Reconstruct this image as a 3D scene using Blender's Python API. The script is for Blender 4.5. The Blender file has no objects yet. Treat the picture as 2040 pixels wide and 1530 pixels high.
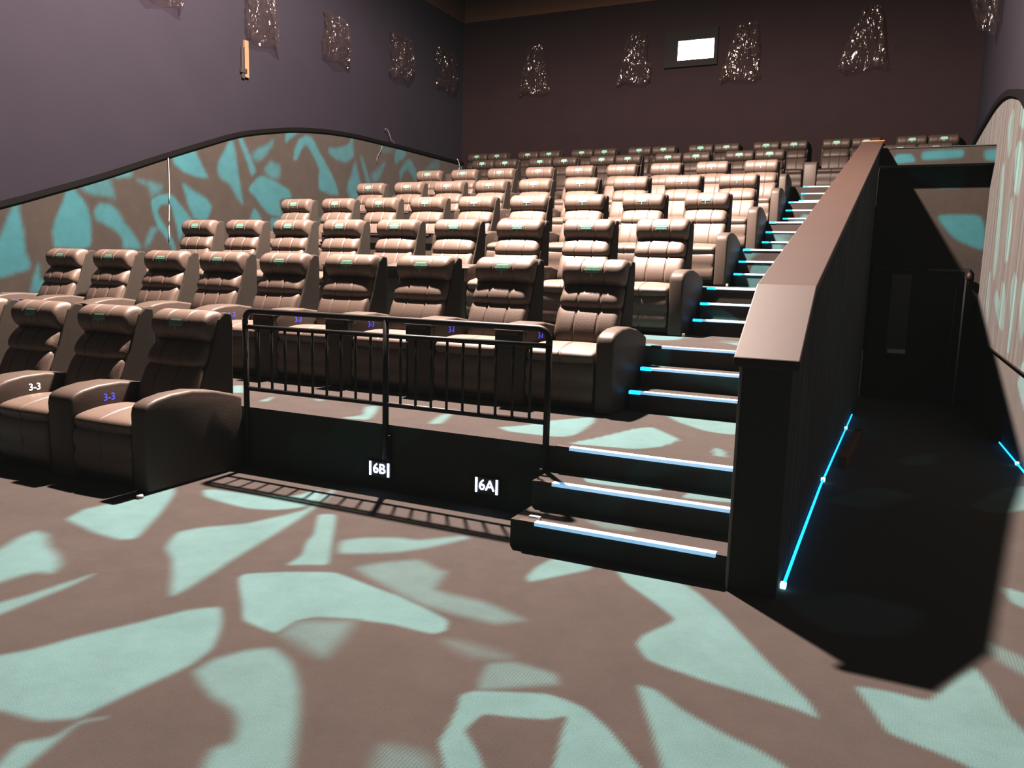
import bpy, bmesh, math, random
import numpy as np
from mathutils import Vector, Matrix

C = bpy.context.scene.collection
PI = math.pi
CAML=(0.6319, -3.5439, 1.5442); CAMR=(0.44312, -0.14351, 0.02653); CAMF=1594.5
PATTERN = {
 'floor': [
  ([(-3.71, -0.53), (-3.79, -0.35), (-3.77, -0.27), (-3.75, 0), (-3.75, 0.3), (-3.58, 0.15), (-3.3, -0.22), (-3.07, -0.57), (-3.14, -0.62), (-3.35, -0.61), (-3.53, -0.57)], 0.035, 1),
  ([(-3.5, -1.2), (-3.54, -1.03), (-3.63, -0.87), (-3.66, -0.75), (-3.55, -0.76), (-3.38, -0.87), (-3.2, -0.94), (-3.07, -1.02), (-3, -1.11), (-3.07, -1.13), (-3.1, -1.18), (-3.11, -1.3), (-3.1, -1.44)], 0.05, 1),
  ([(-2.91, -1.55), (-2.88, -1.44), (-2.85, -1.32), (-2.84, -1.19), (-2.82, -1), (-2.78, -1.18), (-2.77, -1.38), (-2.76, -1.52), (-2.77, -1.63)], 0.03, 0.85),
  ([(-2.82, -0.59), (-2.97, -0.37), (-2.9, -0.23), (-2.74, -0.07), (-2.66, 0.17), (-2.62, 0.34), (-2.74, 0.6), (-2.77, 0.81), (-2.69, 0.66), (-2.56, 0.26), (-2.47, -0.12), (-2.39, -0.51), (-2.32, -0.78), (-2.28, -0.96), (-2.28, -1.03), (-2.46, -0.86), (-2.65, -0.69)], 0.035, 0.95),
  ([(-3.5, 0.32), (-3.46, 0.37), (-3.13, 0.42), (-2.88, 0.52), (-2.85, 0.73), (-2.72, 0.61), (-2.67, 0.36), (-2.78, 0.22), (-2.96, 0.16), (-3.25, 0.19), (-3.38, 0.22)], 0.03, 1),
  ([(-2.5, 0.29), (-2.4, 0.35), (-2.13, -0.04), (-1.9, -0.36), (-2, -0.41), (-2.09, -0.47), (-2.11, -0.32), (-2.23, -0.14), (-2.28, -0.01)], 0.025, 0.9),
  ([(-2.17, -0.72), (-2.19, -0.66), (-2.03, -0.54), (-1.81, -0.42), (-1.6, -0.47), (-1.35, -0.52), (-1.42, -0.5), (-1.19, -0.57), (-1.03, -0.63), (-0.99, -0.72), (-1.02, -0.78), (-1.23, -0.78), (-1.39, -0.82), (-1.36, -0.8), (-1.56, -0.88), (-1.61, -0.95), (-1.6, -1.09), (-1.69, -1.08), (-1.81, -1.06), (-1.93, -0.94)], 0.018, 1),
  ([(-1.61, -0.95), (-1.39, -0.83), (-1.33, -0.99), (-1.28, -1.17), (-1.48, -1.11), (-1.58, -1.08)], 0.06, 0.6),
  ([(-2.45, -1.86), (-2.4, -1.74), (-2.34, -1.66), (-2.28, -1.49), (-2.18, -1.29), (-2.1, -1.1), (-2, -1), (-1.86, -1.13), (-1.73, -1.31), (-1.7, -1.44), (-1.71, -1.55), (-1.73, -1.7), (-1.74, -1.83), (-1.74, -1.89), (-1.84, -1.96), (-2.01, -1.98), (-2.18, -2.02)], 0.025, 1),
  ([(-1.69, -2.25), (-1.73, -2.16), (-1.78, -2.07), (-1.71, -2), (-1.72, -1.89), (-1.66, -1.84), (-1.72, -1.91), (-1.68, -2.02), (-1.64, -2.15), (-1.6, -2.24)], 0.025, 0.95),
  ([(-1.65, -1.48), (-1.66, -1.38), (-1.6, -1.26), (-1.52, -1.19), (-1.38, -1.25), (-1.23, -1.38), (-1.08, -1.56), (-0.93, -1.77), (-0.84, -1.9), (-0.95, -2.05), (-1.13, -1.95), (-1.22, -1.81), (-1.18, -1.75), (-1.26, -1.65), (-1.34, -1.6), (-1.45, -1.58), (-1.56, -1.53)], 0.035, 0.9),
  ([(-2.08, -0.03), (-1.99, 0.08), (-1.83, 0.17), (-1.7, 0.19), (-1.52, 0.39), (-1.47, 0.36), (-1.6, 0.1), (-1.71, -0.04), (-1.96, -0.21)], 0.04, 0.85),
  ([(-1.77, -0.33), (-1.69, -0.2), (-1.54, -0.06), (-1.37, -0.14), (-1.33, -0.14), (-1.3, -0.23), (-1.27, -0.36), (-1.21, -0.38), (-0.97, -0.38), (-0.73, -0.46), (-0.83, -0.56), (-1.05, -0.56), (-1.25, -0.54), (-1.45, -0.46)], 0.045, 0.62),
  ([(-0.94, -0), (-0.95, 0.16), (-0.92, 0.32), (-0.7, 0.33), (-0.69, 0.25), (-0.78, 0.12), (-0.9, -0.06)], 0.025, 0.95),
  ([(-0.58, 0.33), (-0.54, 0.33), (-0.22, 0.31), (-0.12, 0.22), (0.02, 0.05), (0.19, -0.2), (0.34, -0.42), (0.47, -0.59), (0.51, -0.69), (0.43, -0.66), (0.3, -0.64), (0.12, -0.62), (-0.04, -0.59), (-0.15, -0.56), (-0.23, -0.45), (-0.23, -0.36), (-0.15, -0.17), (-0.15, -0.12), (-0.23, -0.04), (-0.35, 0.07), (-0.47, 0.17)], 0.02, 0.97),
  ([(-0.13, -0.77), (-0.06, -0.77), (0.06, -0.86), (0.22, -0.94), (0.36, -0.99), (0.44, -1.04), (0.49, -1.1), (0.12, -1.29), (0.08, -1.2), (0.01, -1.05), (-0.07, -0.89)], 0.02, 0.95),
  ([(0.61, -0.38), (0.73, -0.36), (0.87, -0.37), (0.97, -0.1), (1.04, 0.03), (1.08, -0.12), (1.12, -0.34), (1.16, -0.44), (1.21, -0.54), (1.17, -0.79), (1.04, -0.81), (0.94, -0.74), (0.82, -0.7), (0.73, -0.67), (0.68, -0.54)], 0.02, 0.95),
  ([(1.24, 1.07), (1.33, 1.04), (1.42, 0.97), (1.39, 0.75), (1.31, 0.81), (1.26, 0.86)], 0.025, 0.9),
  ([(1.1, 0.32), (1.18, 0.26), (1.24, 0.21), (1.3, 0.15), (1.28, 0), (1.21, 0.04), (1.15, 0.11), (1.11, 0.2)], 0.04, 0.55),
  ([(-0.65, -1.1), (-0.52, -1.04), (-0.4, -0.99), (-0.31, -1), (-0.24, -1.02), (-0.13, -1.1), (-0.04, -1.19), (0.03, -1.26), (0.09, -1.34), (-0.19, -1.49), (-0.22, -1.36), (-0.27, -1.16), (-0.28, -1.09), (-0.34, -1.15), (-0.45, -1.19), (-0.55, -1.22), (-0.56, -1.34), (-0.49, -1.4), (-0.42, -1.47), (-0.35, -1.58), (-0.45, -1.63), (-0.54, -1.51), (-0.6, -1.44), (-0.62, -1.33), (-0.65, -1.22), (-0.68, -1.15)], 0.012, 0.97),
  ([(-0.68, -0.98), (-0.7, -0.89), (-0.62, -0.83), (-0.43, -0.84), (-0.39, -0.91), (-0.48, -0.97), (-0.64, -1.09)], 0.03, 0.6),
  ([(-0.76, -1.54), (-0.71, -1.52), (-0.61, -1.51), (-0.55, -1.54), (-0.51, -1.66), (-0.67, -1.75)], 0.05, 0.5),
  ([(-0.97, -0.8), (-0.8, -0.78), (-0.64, -0.8), (-0.65, -0.83), (-0.77, -0.88)], 0.06, 0.4),
  ([(1.2, 2.65), (1.5, 3.59), (1.73, 3.82), (1.61, 2.89), (1.37, 2.55)], 0.03, 0.9),
  ([(0.29, 2.25), (0.59, 2.96), (0.9, 2.82), (0.61, 2.23)], 0.05, 0.7),
  ([(0.76, 4.34), (1.07, 5.03), (1.09, 4.42), (0.84, 4.05)], 0.05, 0.7),
  ([(0.27, 0.31), (0.56, 0.61), (0.89, 0.53), (0.78, 0.17), (0.48, 0.07)], 0.05, 0.8),
 ],
 'tier': [
  ([(-1.76, 1.28), (-1.62, 1.44), (-1.54, 1.72), (-1.47, 1.81), (-1.32, 2.03), (-1.25, 1.8), (-1.21, 1.36), (-1.24, 1.24), (-1.32, 1.2), (-1.63, 1.19)], 0.02, 1),
  ([(-1.16, 1.05), (-1.06, 1.3), (-0.92, 1.79), (-0.84, 1.88), (-0.7, 1.72), (-0.56, 1.56), (-0.62, 1.28), (-0.74, 1.13), (-0.88, 1.11)], 0.015, 1),
  ([(-0.9, 2.43), (-0.76, 2.4), (-0.35, 2.39), (-0.21, 2.11), (-0.29, 1.92), (-0.47, 1.94), (-0.73, 2.17)], 0.02, 0.9),
  ([(-0.33, 1.46), (-0.25, 1.4), (-0.2, 1.21), (-0.28, 1.22)], 0.015, 0.8),
  ([(-2.85, 0.97), (-2.77, 1.14), (-2.98, 1.44), (-2.91, 1.53), (-2.71, 1.18), (-2.64, 1)], 0.02, 0.9),
  ([(-3.79, 1.17), (-3.86, 1.43), (-3.73, 1.21)], 0.015, 0.9),
  ([(-3.53, 1.5), (-3.42, 1.52), (-3.41, 1.43)], 0.015, 0.7),
  ([(-4.54, 1.64), (-4.49, 1.74), (-4.18, 1.42), (-4.26, 1.36)], 0.03, 0.9),
  ([(-2.22, 1.12), (-2.32, 1.48), (-2.27, 1.56), (-2.14, 1.17)], 0.02, 0.8),
  ([(-3.9, 1.97), (-3.93, 2.34), (-3.83, 2.02)], 0.02, 0.7),
 ],
 'step2': [
  ([(-0.99, 0.93), (-0.52, 0.97), (-0.48, 0.82), (-0.93, 0.78)], 0.008, 0.95),
  ([(-0.33, 0.93), (-0.04, 0.98), (-0.01, 0.82), (-0.36, 0.75)], 0.015, 0.9),
 ],
 'step1': [
  ([(-0.85, 0.57), (-0.6, 0.62), (-0.52, 0.51), (-0.71, 0.48)], 0.03, 0.5),
 ],
 'left': [
  ([(3.32, 2.22), (3.39, 2.25), (3.39, 2.1), (3.43, 1.86), (3.44, 1.57), (3.5, 1.44), (3.47, 1.36), (3.24, 1.29), (3.08, 1.24), (2.92, 1.21), (2.94, 1.6), (3.11, 1.77), (3.2, 1.98)], 0.05, 1),
  ([(3.46, 1.05), (3.52, 1.23), (3.59, 1.41), (3.62, 1.44), (3.63, 1.23), (3.73, 1.21), (3.65, 1.06)], 0.04, 0.9),
  ([(4.09, 2.47), (4.16, 2.51), (4.21, 2.48), (4.34, 2.34), (4.41, 2.23), (4.44, 2), (4.42, 1.69), (4.15, 1.65), (3.85, 1.67), (3.84, 1.88), (3.87, 2.02), (4, 2.26)], 0.04, 1),
  ([(4.27, 2.54), (4.59, 2.66), (4.79, 2.72), (4.81, 2.63), (4.86, 2.39), (4.7, 2.43), (4.48, 2.44), (4.34, 2.48)], 0.06, 0.8),
  ([(4.8, 2.73), (5.16, 2.88), (5.18, 2.76), (4.88, 2.71)], 0.05, 0.9),
  ([(4.51, 2.23), (4.59, 2.33), (4.78, 2.33), (4.89, 2.23), (5.01, 2.06), (5.18, 1.86), (5.3, 1.68), (4.95, 1.69), (4.96, 1.83), (4.84, 1.95), (4.66, 2.02), (4.5, 2.09)], 0.05, 0.95),
  ([(5.5, 2.46), (5.64, 2.54), (5.88, 2.57), (6, 2.48), (6.29, 2.21), (6.29, 2.15), (6.13, 2.1), (6.02, 1.8), (5.98, 2), (5.92, 2.26), (5.87, 2.42), (5.68, 2.4), (5.61, 2.3), (5.65, 2.17), (5.81, 1.99), (5.9, 1.83), (5.94, 1.69), (5.87, 1.68), (5.8, 1.83), (5.66, 1.98), (5.55, 2.14), (5.49, 2.35)], 0.03, 1),
  ([(5.22, 2.73), (5.44, 2.73), (5.74, 2.69), (5.69, 2.59), (5.5, 2.48), (5.46, 2.64)], 0.06, 0.7),
  ([(5.33, 1.76), (5.48, 2.04), (5.62, 2.03), (5.5, 1.86), (5.37, 1.7)], 0.05, 0.7),
  ([(5.92, 3.19), (6.36, 3.35), (6.43, 3.27), (6.56, 3.07), (6.68, 2.91), (6.42, 2.9), (6.17, 2.95), (5.97, 3.04)], 0.04, 1),
  ([(6.11, 2.77), (6.31, 2.69), (6.62, 2.56), (6.72, 2.44), (6.63, 2.21), (6.37, 2.2), (6.29, 2.29), (6.2, 2.52)], 0.05, 1),
  ([(7.18, 3.62), (7.26, 3.61), (7.31, 3.33), (7.38, 2.92), (7.46, 2.52), (7.29, 2.66), (7.15, 2.85), (6.93, 2.93), (6.85, 3.11), (6.97, 3.31)], 0.05, 0.95),
  ([(7.36, 3.67), (7.45, 3.7), (7.65, 3.4), (7.81, 3.14), (7.67, 3.04), (7.53, 3.36)], 0.04, 0.85),
  ([(7.81, 3.54), (8.09, 3.65), (8.26, 3.78), (8.15, 3.57), (7.93, 3.37), (7.77, 3.33), (7.68, 3.42)], 0.07, 0.85),
  ([(8.59, 3.97), (9.04, 4.06), (8.83, 3.94), (8.57, 3.75)], 0.04, 1),
  ([(8.83, 3.71), (8.97, 3.89), (9.15, 3.99), (9.33, 3.97), (9.55, 3.74), (9.78, 3.51), (10.01, 3.25), (10.19, 2.94), (9.85, 2.94), (9.54, 3), (9.51, 3.19), (9.55, 3.41), (9.4, 3.6), (9.18, 3.81), (9.04, 3.74), (8.89, 3.49), (8.79, 3.48)], 0.04, 1),
  ([(9.82, 3.84), (10.18, 3.9), (10.51, 4.02), (10.59, 4.19), (10.65, 4.14), (10.69, 3.8), (10.42, 3.63), (10.09, 3.65), (9.86, 3.74)], 0.05, 0.9),
  ([(7.99, 3.2), (8.18, 3.38), (8.41, 3.34), (8.41, 3.09), (8.14, 3.06)], 0.07, 0.85),
  ([(7.58, 2.81), (7.79, 3.03), (7.95, 3.09), (8.3, 3.02), (8.67, 2.9), (8.74, 2.76), (8.36, 2.71), (8.46, 2.38), (8.13, 2.4), (7.91, 2.54), (7.75, 2.7)], 0.04, 1),
  ([(7.59, 2.27), (7.72, 2.52), (7.93, 2.3)], 0.04, 1),
  ([(8.13, 2.35), (8.39, 2.37), (8.35, 2), (8.17, 2)], 0.04, 1),
  ([(10.71, 3.7), (10.8, 3.58), (10.93, 3.14), (10.97, 2.88), (10.54, 2.9), (10.42, 3.09), (10.59, 3.43)], 0.06, 0.95),
  ([(10.87, 3.85), (10.98, 3.81), (11.29, 3.3), (11.15, 3.26)], 0.05, 0.8),
  ([(11.24, 3.46), (11.57, 3.65), (11.85, 3.85), (11.61, 3.44), (11.43, 3.32)], 0.08, 0.75),
  ([(12.24, 4.17), (12.7, 4.26), (12.65, 4.03), (12.19, 3.81)], 0.05, 0.85),
  ([(12.39, 3.67), (12.65, 3.95), (12.91, 4.01), (13.3, 3.57), (13.08, 3.52), (12.76, 3.79), (12.55, 3.66), (12.45, 3.45)], 0.06, 0.95),
  ([(11.61, 4.13), (12.14, 4.24), (12.14, 4.1), (11.71, 4.01)], 0.08, 0.45),
  ([(14.14, 4.23), (14.21, 3.94), (13.52, 3.8), (13.46, 3.85)], 0.08, 0.6),
  ([(15.27, 4.25), (15.5, 4.28), (15.51, 4.03), (15.28, 4.03)], 0.05, 0.9),
  ([(9.5, 2.47), (9.72, 2.31), (9.53, 2.3)], 0.04, 1),
  ([(9.69, 2.73), (9.81, 2.59), (9.69, 2.53)], 0.04, 0.8),
 ],
 'fascia': [
  ([(0.39, 3.21), (0.44, 3.35), (0.65, 3.35), (0.72, 3.23)], 0.02, 1),
  ([(0.77, 3.38), (1.31, 3.39), (1.32, 3.27), (0.79, 3.25)], 0.03, 1),
  ([(1.56, 3.37), (1.79, 3.38), (1.81, 3.21), (1.58, 3.23)], 0.03, 1),
 ],
 'endw': [
  ([(0.51, 3.19), (1.39, 3.18), (1.4, 3.06), (1.34, 2.89), (1.09, 2.88), (0.82, 2.99)], 0.03, 1),
  ([(1.03, 2.5), (1.64, 2.5), (1.73, 2.19), (1.75, 1.99), (1.62, 2.01), (1.31, 2.15)], 0.03, 1),
 ],
 'right': [
  ([(7.49, 3.03), (7.21, 3.1), (6.81, 3.02), (6.62, 2.71), (6.72, 2.46), (7.12, 2.52)], 0.02, 1),
  ([(8.78, 3.02), (8.46, 3.03), (8.17, 2.41), (7.99, 1.79), (8.13, 1.54), (8.38, 1.61), (8.58, 2.31)], 0.02, 0.95),
  ([(7.42, 2.46), (7.18, 2.5), (6.96, 2.15), (6.96, 1.77), (7.27, 1.75), (7.43, 2.07)], 0.02, 1),
  ([(7.93, 1.3), (7.81, 1.46), (7.34, 1.31), (7.32, 1.55), (7, 1.52), (6.72, 1.28), (6.69, 1), (7.11, 1.03)], 0.02, 0.9),
  ([(6.48, 1.5), (6.25, 1.65), (5.97, 1.55), (5.88, 1.15), (5.97, 0.81), (6.2, 0.82), (6.23, 1.13)], 0.02, 0.9),
  ([(5.68, 1.36), (5.6, 1.55), (5.33, 1.55), (5.06, 1.19), (5.26, 0.95)], 0.02, 0.8),
  ([(8.92, 1.27), (8.96, 1.68), (8.66, 1.64), (8.46, 1.22), (8.43, 0.96)], 0.02, 0.8),
  ([(5.56, 0.58), (4.91, 0.85), (4.06, 0.87), (3.7, 0.4), (4.84, 0.39)], 0.02, 1),
  ([(8.58, 3.49), (8.22, 3.64), (7.96, 3.56), (7.91, 3.09), (8.12, 3)], 0.02, 0.6),
  ([(7.37, 3.29), (7.36, 3.62), (6.81, 3.56), (6.63, 3.12)], 0.02, 0.7),
 ],
}
# ------------------------------------------------------------------ layout (metres)
RISE, TREAD, PITCH_Y, NOSE1 = 0.155, 0.2839, 2.0427, 0.9445
XL, XR, YB, ZC, ZF = -9.95, 1.75, 15.36, 7.72, 9.6      # left wall, right wall, back wall, ceiling
SEAT_DY = 1.157                                 # arm front behind its tier's nosing
LAMP = (-3.85, 3.9, 8.7)
def tier_y(k): return NOSE1 + (k - 1) * PITCH_Y
def tier_z(k): return 3 * RISE * k

# ------------------------------------------------------------------ helpers
def obj(name, me, mat=None, parent=None, loc=(0, 0, 0), rotz=0):
    if isinstance(me, bmesh.types.BMesh):
        bm = me; me = bpy.data.meshes.new(name); bm.to_mesh(me); bm.free()
    o = bpy.data.objects.new(name, me); C.objects.link(o)
    if mat is not None:
        me.materials.clear(); me.materials.append(mat)
    o.location = loc; o.rotation_euler = (0, 0, rotz)
    if parent is not None: o.parent = parent
    return o
def thing(name, label, cat, loc=(0, 0, 0), rotz=0, group=None):
    o = bpy.data.objects.new(name, None); C.objects.link(o)
    o.empty_display_size = .1
    o.location = loc; o.rotation_euler = (0, 0, rotz)
    return tag(o, label, cat, group)
def tag(o, label, cat, group=None):
    o['label'] = label; o['category'] = cat
    if group: o['group'] = group
    return o
def struct(name, me, mat, parent=None, loc=(0, 0, 0)):
    o = obj(name, me, mat, parent, loc)
    if parent is None: o['kind'] = 'structure'
    return o
def smooth(me_or_bm, ang=None):
    for f in me_or_bm.faces: f.smooth = True
    return me_or_bm
def box(x0, x1, y0, y1, z0, z1, bev=0.0, seg=2, bm=None):
    b = bmesh.new()
    bmesh.ops.create_cube(b, size=1)
    for v in b.verts:
        v.co = Vector(((x0 + x1) / 2 + v.co.x * (x1 - x0), (y0 + y1) / 2 + v.co.y * (y1 - y0), (z0 + z1) / 2 + v.co.z * (z1 - z0)))
    if bev > 0:
        bmesh.ops.bevel(b, geom=list(b.edges), offset=bev, segments=seg, affect='EDGES', profile=.5)
    if bm is None: return b
    join(bm, b); return bm
def join(bm, b):
    me = bpy.data.meshes.new('tmp'); b.to_mesh(me); b.free(); bm.from_mesh(me); bpy.data.meshes.remove(me)
def prism(profile, x0, x1, bev=0.0, seg=2):
    """closed (y, z) outline extruded along x"""
    b = bmesh.new()
    A = [b.verts.new((x0, y, z)) for y, z in profile]; B = [b.verts.new((x1, y, z)) for y, z in profile]
    n = len(profile)
    b.faces.new(A); b.faces.new(B[::-1])
    for i in range(n): b.faces.new((A[i], B[i], B[(i + 1) % n], A[(i + 1) % n]))
    bmesh.ops.recalc_face_normals(b, faces=list(b.faces))
    if bev > 0:
        ed = [e for e in b.edges if e.calc_face_angle(0) > .6]
        bmesh.ops.bevel(b, geom=ed, offset=bev, segments=seg, affect='EDGES', profile=.5)
    return b
def chaikin(p, n=2):
    for _ in range(n):
        q = []
        for i in range(len(p)):
            a, b = p[i], p[(i + 1) % len(p)]
            q.append((a[0] * .75 + b[0] * .25, a[1] * .75 + b[1] * .25)); q.append((a[0] * .25 + b[0] * .75, a[1] * .25 + b[1] * .75))
        p = q
    return p
def cushion(profile, half, round_r=.05, seams=(), seam_d=.010, n=26, rnd=2, crown=0.0, wob=0.0, seed=0):
    """upholstered pad: outline (y, z) lofted along x with rounded ends and pulled-in seams"""
    prof = chaikin(profile, rnd)
    cy = sum(p[0] for p in prof) / len(prof); cz = sum(p[1] for p in prof) / len(prof)
    xs = set(-half + 2 * half * i / n for i in range(n + 1))
    for t in (.0, .12, .3, .55): xs |= {-half + round_r * t, half - round_r * t}
    for s in seams: xs |= {s - .014, s - .006, s, s + .006, s + .014}
    xs = sorted(xs)
    rg = random.Random(seed)
    b = bmesh.new(); rings = []
    for x in xs:
        t = max(0, (abs(x) - (half - round_r)) / round_r)
        d = round_r * (1 - math.sqrt(max(0, 1 - t * t))) * .9
        for s in seams: d += seam_d * max(0, 1 - abs(x - s) / .012)
        d -= crown * math.cos(PI / 2 * x / half)
        ring = []
        for (y, z) in prof:
            L = math.hypot(y - cy, z - cz) or 1e-6
            k = max(.05, 1 - d / L) if d > 0 else 1 - d / L
            w = wob * math.sin(x * 60 + z * 35 + seed) * t
            ring.append(b.verts.new((x, cy + (y - cy) * k + w, cz + (z - cz) * k)))
        rings.append(ring)
    m = len(prof)
    for A, B in zip(rings, rings[1:]):
        for i in range(m): b.faces.new((A[i], A[(i + 1) % m], B[(i + 1) % m], B[i]))
    b.faces.new(rings[0][::-1]); b.faces.new(rings[-1])
    bmesh.ops.recalc_face_normals(b, faces=list(b.faces))
    return smooth(b)
def tube(pts, r, n=8, bm=None, closed_ends=True):
    """round bar through points"""
    b = bmesh.new() if bm is None else bm
    P = [Vector(p) for p in pts]; rings = []
    up = Vector((0, 0, 1))
    for i, p in enumerate(P):
        d = (P[min(i + 1, len(P) - 1)] - P[max(i - 1, 0)]).normalized()
        s = d.cross(up)
        if s.length < .05: s = d.cross(Vector((0, 1, 0)))
        s.normalize(); t = s.cross(d).normalized()
        rings.append([b.verts.new(p + s * r * math.cos(2 * PI * k / n) + t * r * math.sin(2 * PI * k / n)) for k in range(n)])
    for A, B in zip(rings, rings[1:]):
        for k in range(n):
            f = b.faces.new((A[k], A[(k + 1) % n], B[(k + 1) % n], B[k])); f.smooth = True
    if closed_ends: b.faces.new(rings[0][::-1]); b.faces.new(rings[-1])
    bmesh.ops.recalc_face_normals(b, faces=list(b.faces))
    return b
def disc(cx, cy, z0, z1, r, n=20):
    b = bmesh.new()
    bmesh.ops.create_cone(b, cap_ends=True, segments=n, radius1=r, radius2=r * .9, depth=z1 - z0)
    for v in b.verts: v.co += Vector((cx, cy, (z0 + z1) / 2))
    return b
def text_mesh(body, size, extrude=.002):
    cu = bpy.data.curves.new('t', 'FONT'); cu.body = body; cu.size = size; cu.extrude = extrude
    cu.align_x = 'CENTER'; cu.align_y = 'CENTER'; cu.resolution_u = 3
    o = bpy.data.objects.new('t', cu); C.objects.link(o)
    bpy.context.view_layer.update()
    me = bpy.data.meshes.new_from_object(o.evaluated_get(bpy.context.evaluated_depsgraph_get()))
    bpy.data.objects.remove(o); bpy.data.curves.remove(cu)
    return me
def dup(root, loc, label=None, group=None):
    r = root.copy(); C.objects.link(r); r.location = loc
    if label: r['label'] = label
    if group: r['group'] = group
    for ch in list(root.children):
        c = ch.copy(); C.objects.link(c); c.parent = r
        for g in list(ch.children):
            d = g.copy(); C.objects.link(d); d.parent = c
    return r
ORD = ['', 'second ', 'third ', 'fourth ', 'fifth ', 'sixth ', 'seventh ', 'eighth ', 'ninth ', 'tenth ', 'eleventh ', 'twelfth ', 'thirteenth ', 'fourteenth ', 'fifteenth ', 'sixteenth ']

# ------------------------------------------------------------------ materials
def new_mat(name):
    m = bpy.data.materials.new(name); m.use_nodes = True
    nt = m.node_tree; b = nt.nodes['Principled BSDF']
    return m, nt, b
def N(nt, t, **kw):
    n = nt.nodes.new(t)
    for k, v in kw.items(): setattr(n, k, v)
    return n
def plain(name, col, rough=.6, spec=.3, metal=0, noise=.12, nscale=30, bump=0.0, bscale=200, emit=None, estr=0):
    m, nt, b = new_mat(name)
    tc = N(nt, 'ShaderNodeTexCoord'); nz = N(nt, 'ShaderNodeTexNoise')
    nz.inputs['Scale'].default_value = nscale; nz.inputs['Detail'].default_value = 4
    nt.links.new(tc.outputs['Object'], nz.inputs['Vector'])
    mx = N(nt, 'ShaderNodeMix', data_type='RGBA')
    mx.inputs[6].default_value = (*[c * (1 - noise) for c in col], 1); mx.inputs[7].default_value = (*[min(1, c * (1 + noise)) for c in col], 1)
    nt.links.new(nz.outputs['Fac'], mx.inputs[0]); nt.links.new(mx.outputs[2], b.inputs['Base Color'])
    b.inputs['Roughness'].default_value = rough; b.inputs['Metallic'].default_value = metal
    b.inputs['Specular IOR Level'].default_value = spec
    if bump:
        n2 = N(nt, 'ShaderNodeTexNoise'); n2.inputs['Scale'].default_value = bscale; n2.inputs['Detail'].default_value = 3
        nt.links.new(tc.outputs['Object'], n2.inputs['Vector'])
        bp = N(nt, 'ShaderNodeBump'); bp.inputs['Strength'].default_value = bump; bp.inputs['Distance'].default_value = .01
        nt.links.new(n2.outputs['Fac'], bp.inputs['Height']); nt.links.new(bp.outputs['Normal'], b.inputs['Normal'])
    if emit:
        b.inputs['Emission Color'].default_value = (*emit, 1); b.inputs['Emission Strength'].default_value = estr
    return m
def glow(name, col, s):
    m, nt, b = new_mat(name)
    b.inputs['Base Color'].default_value = (*[min(.8, c) for c in col], 1)
    b.inputs['Emission Color'].default_value = (*col, 1); b.inputs['Emission Strength'].default_value = s
    return m
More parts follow.
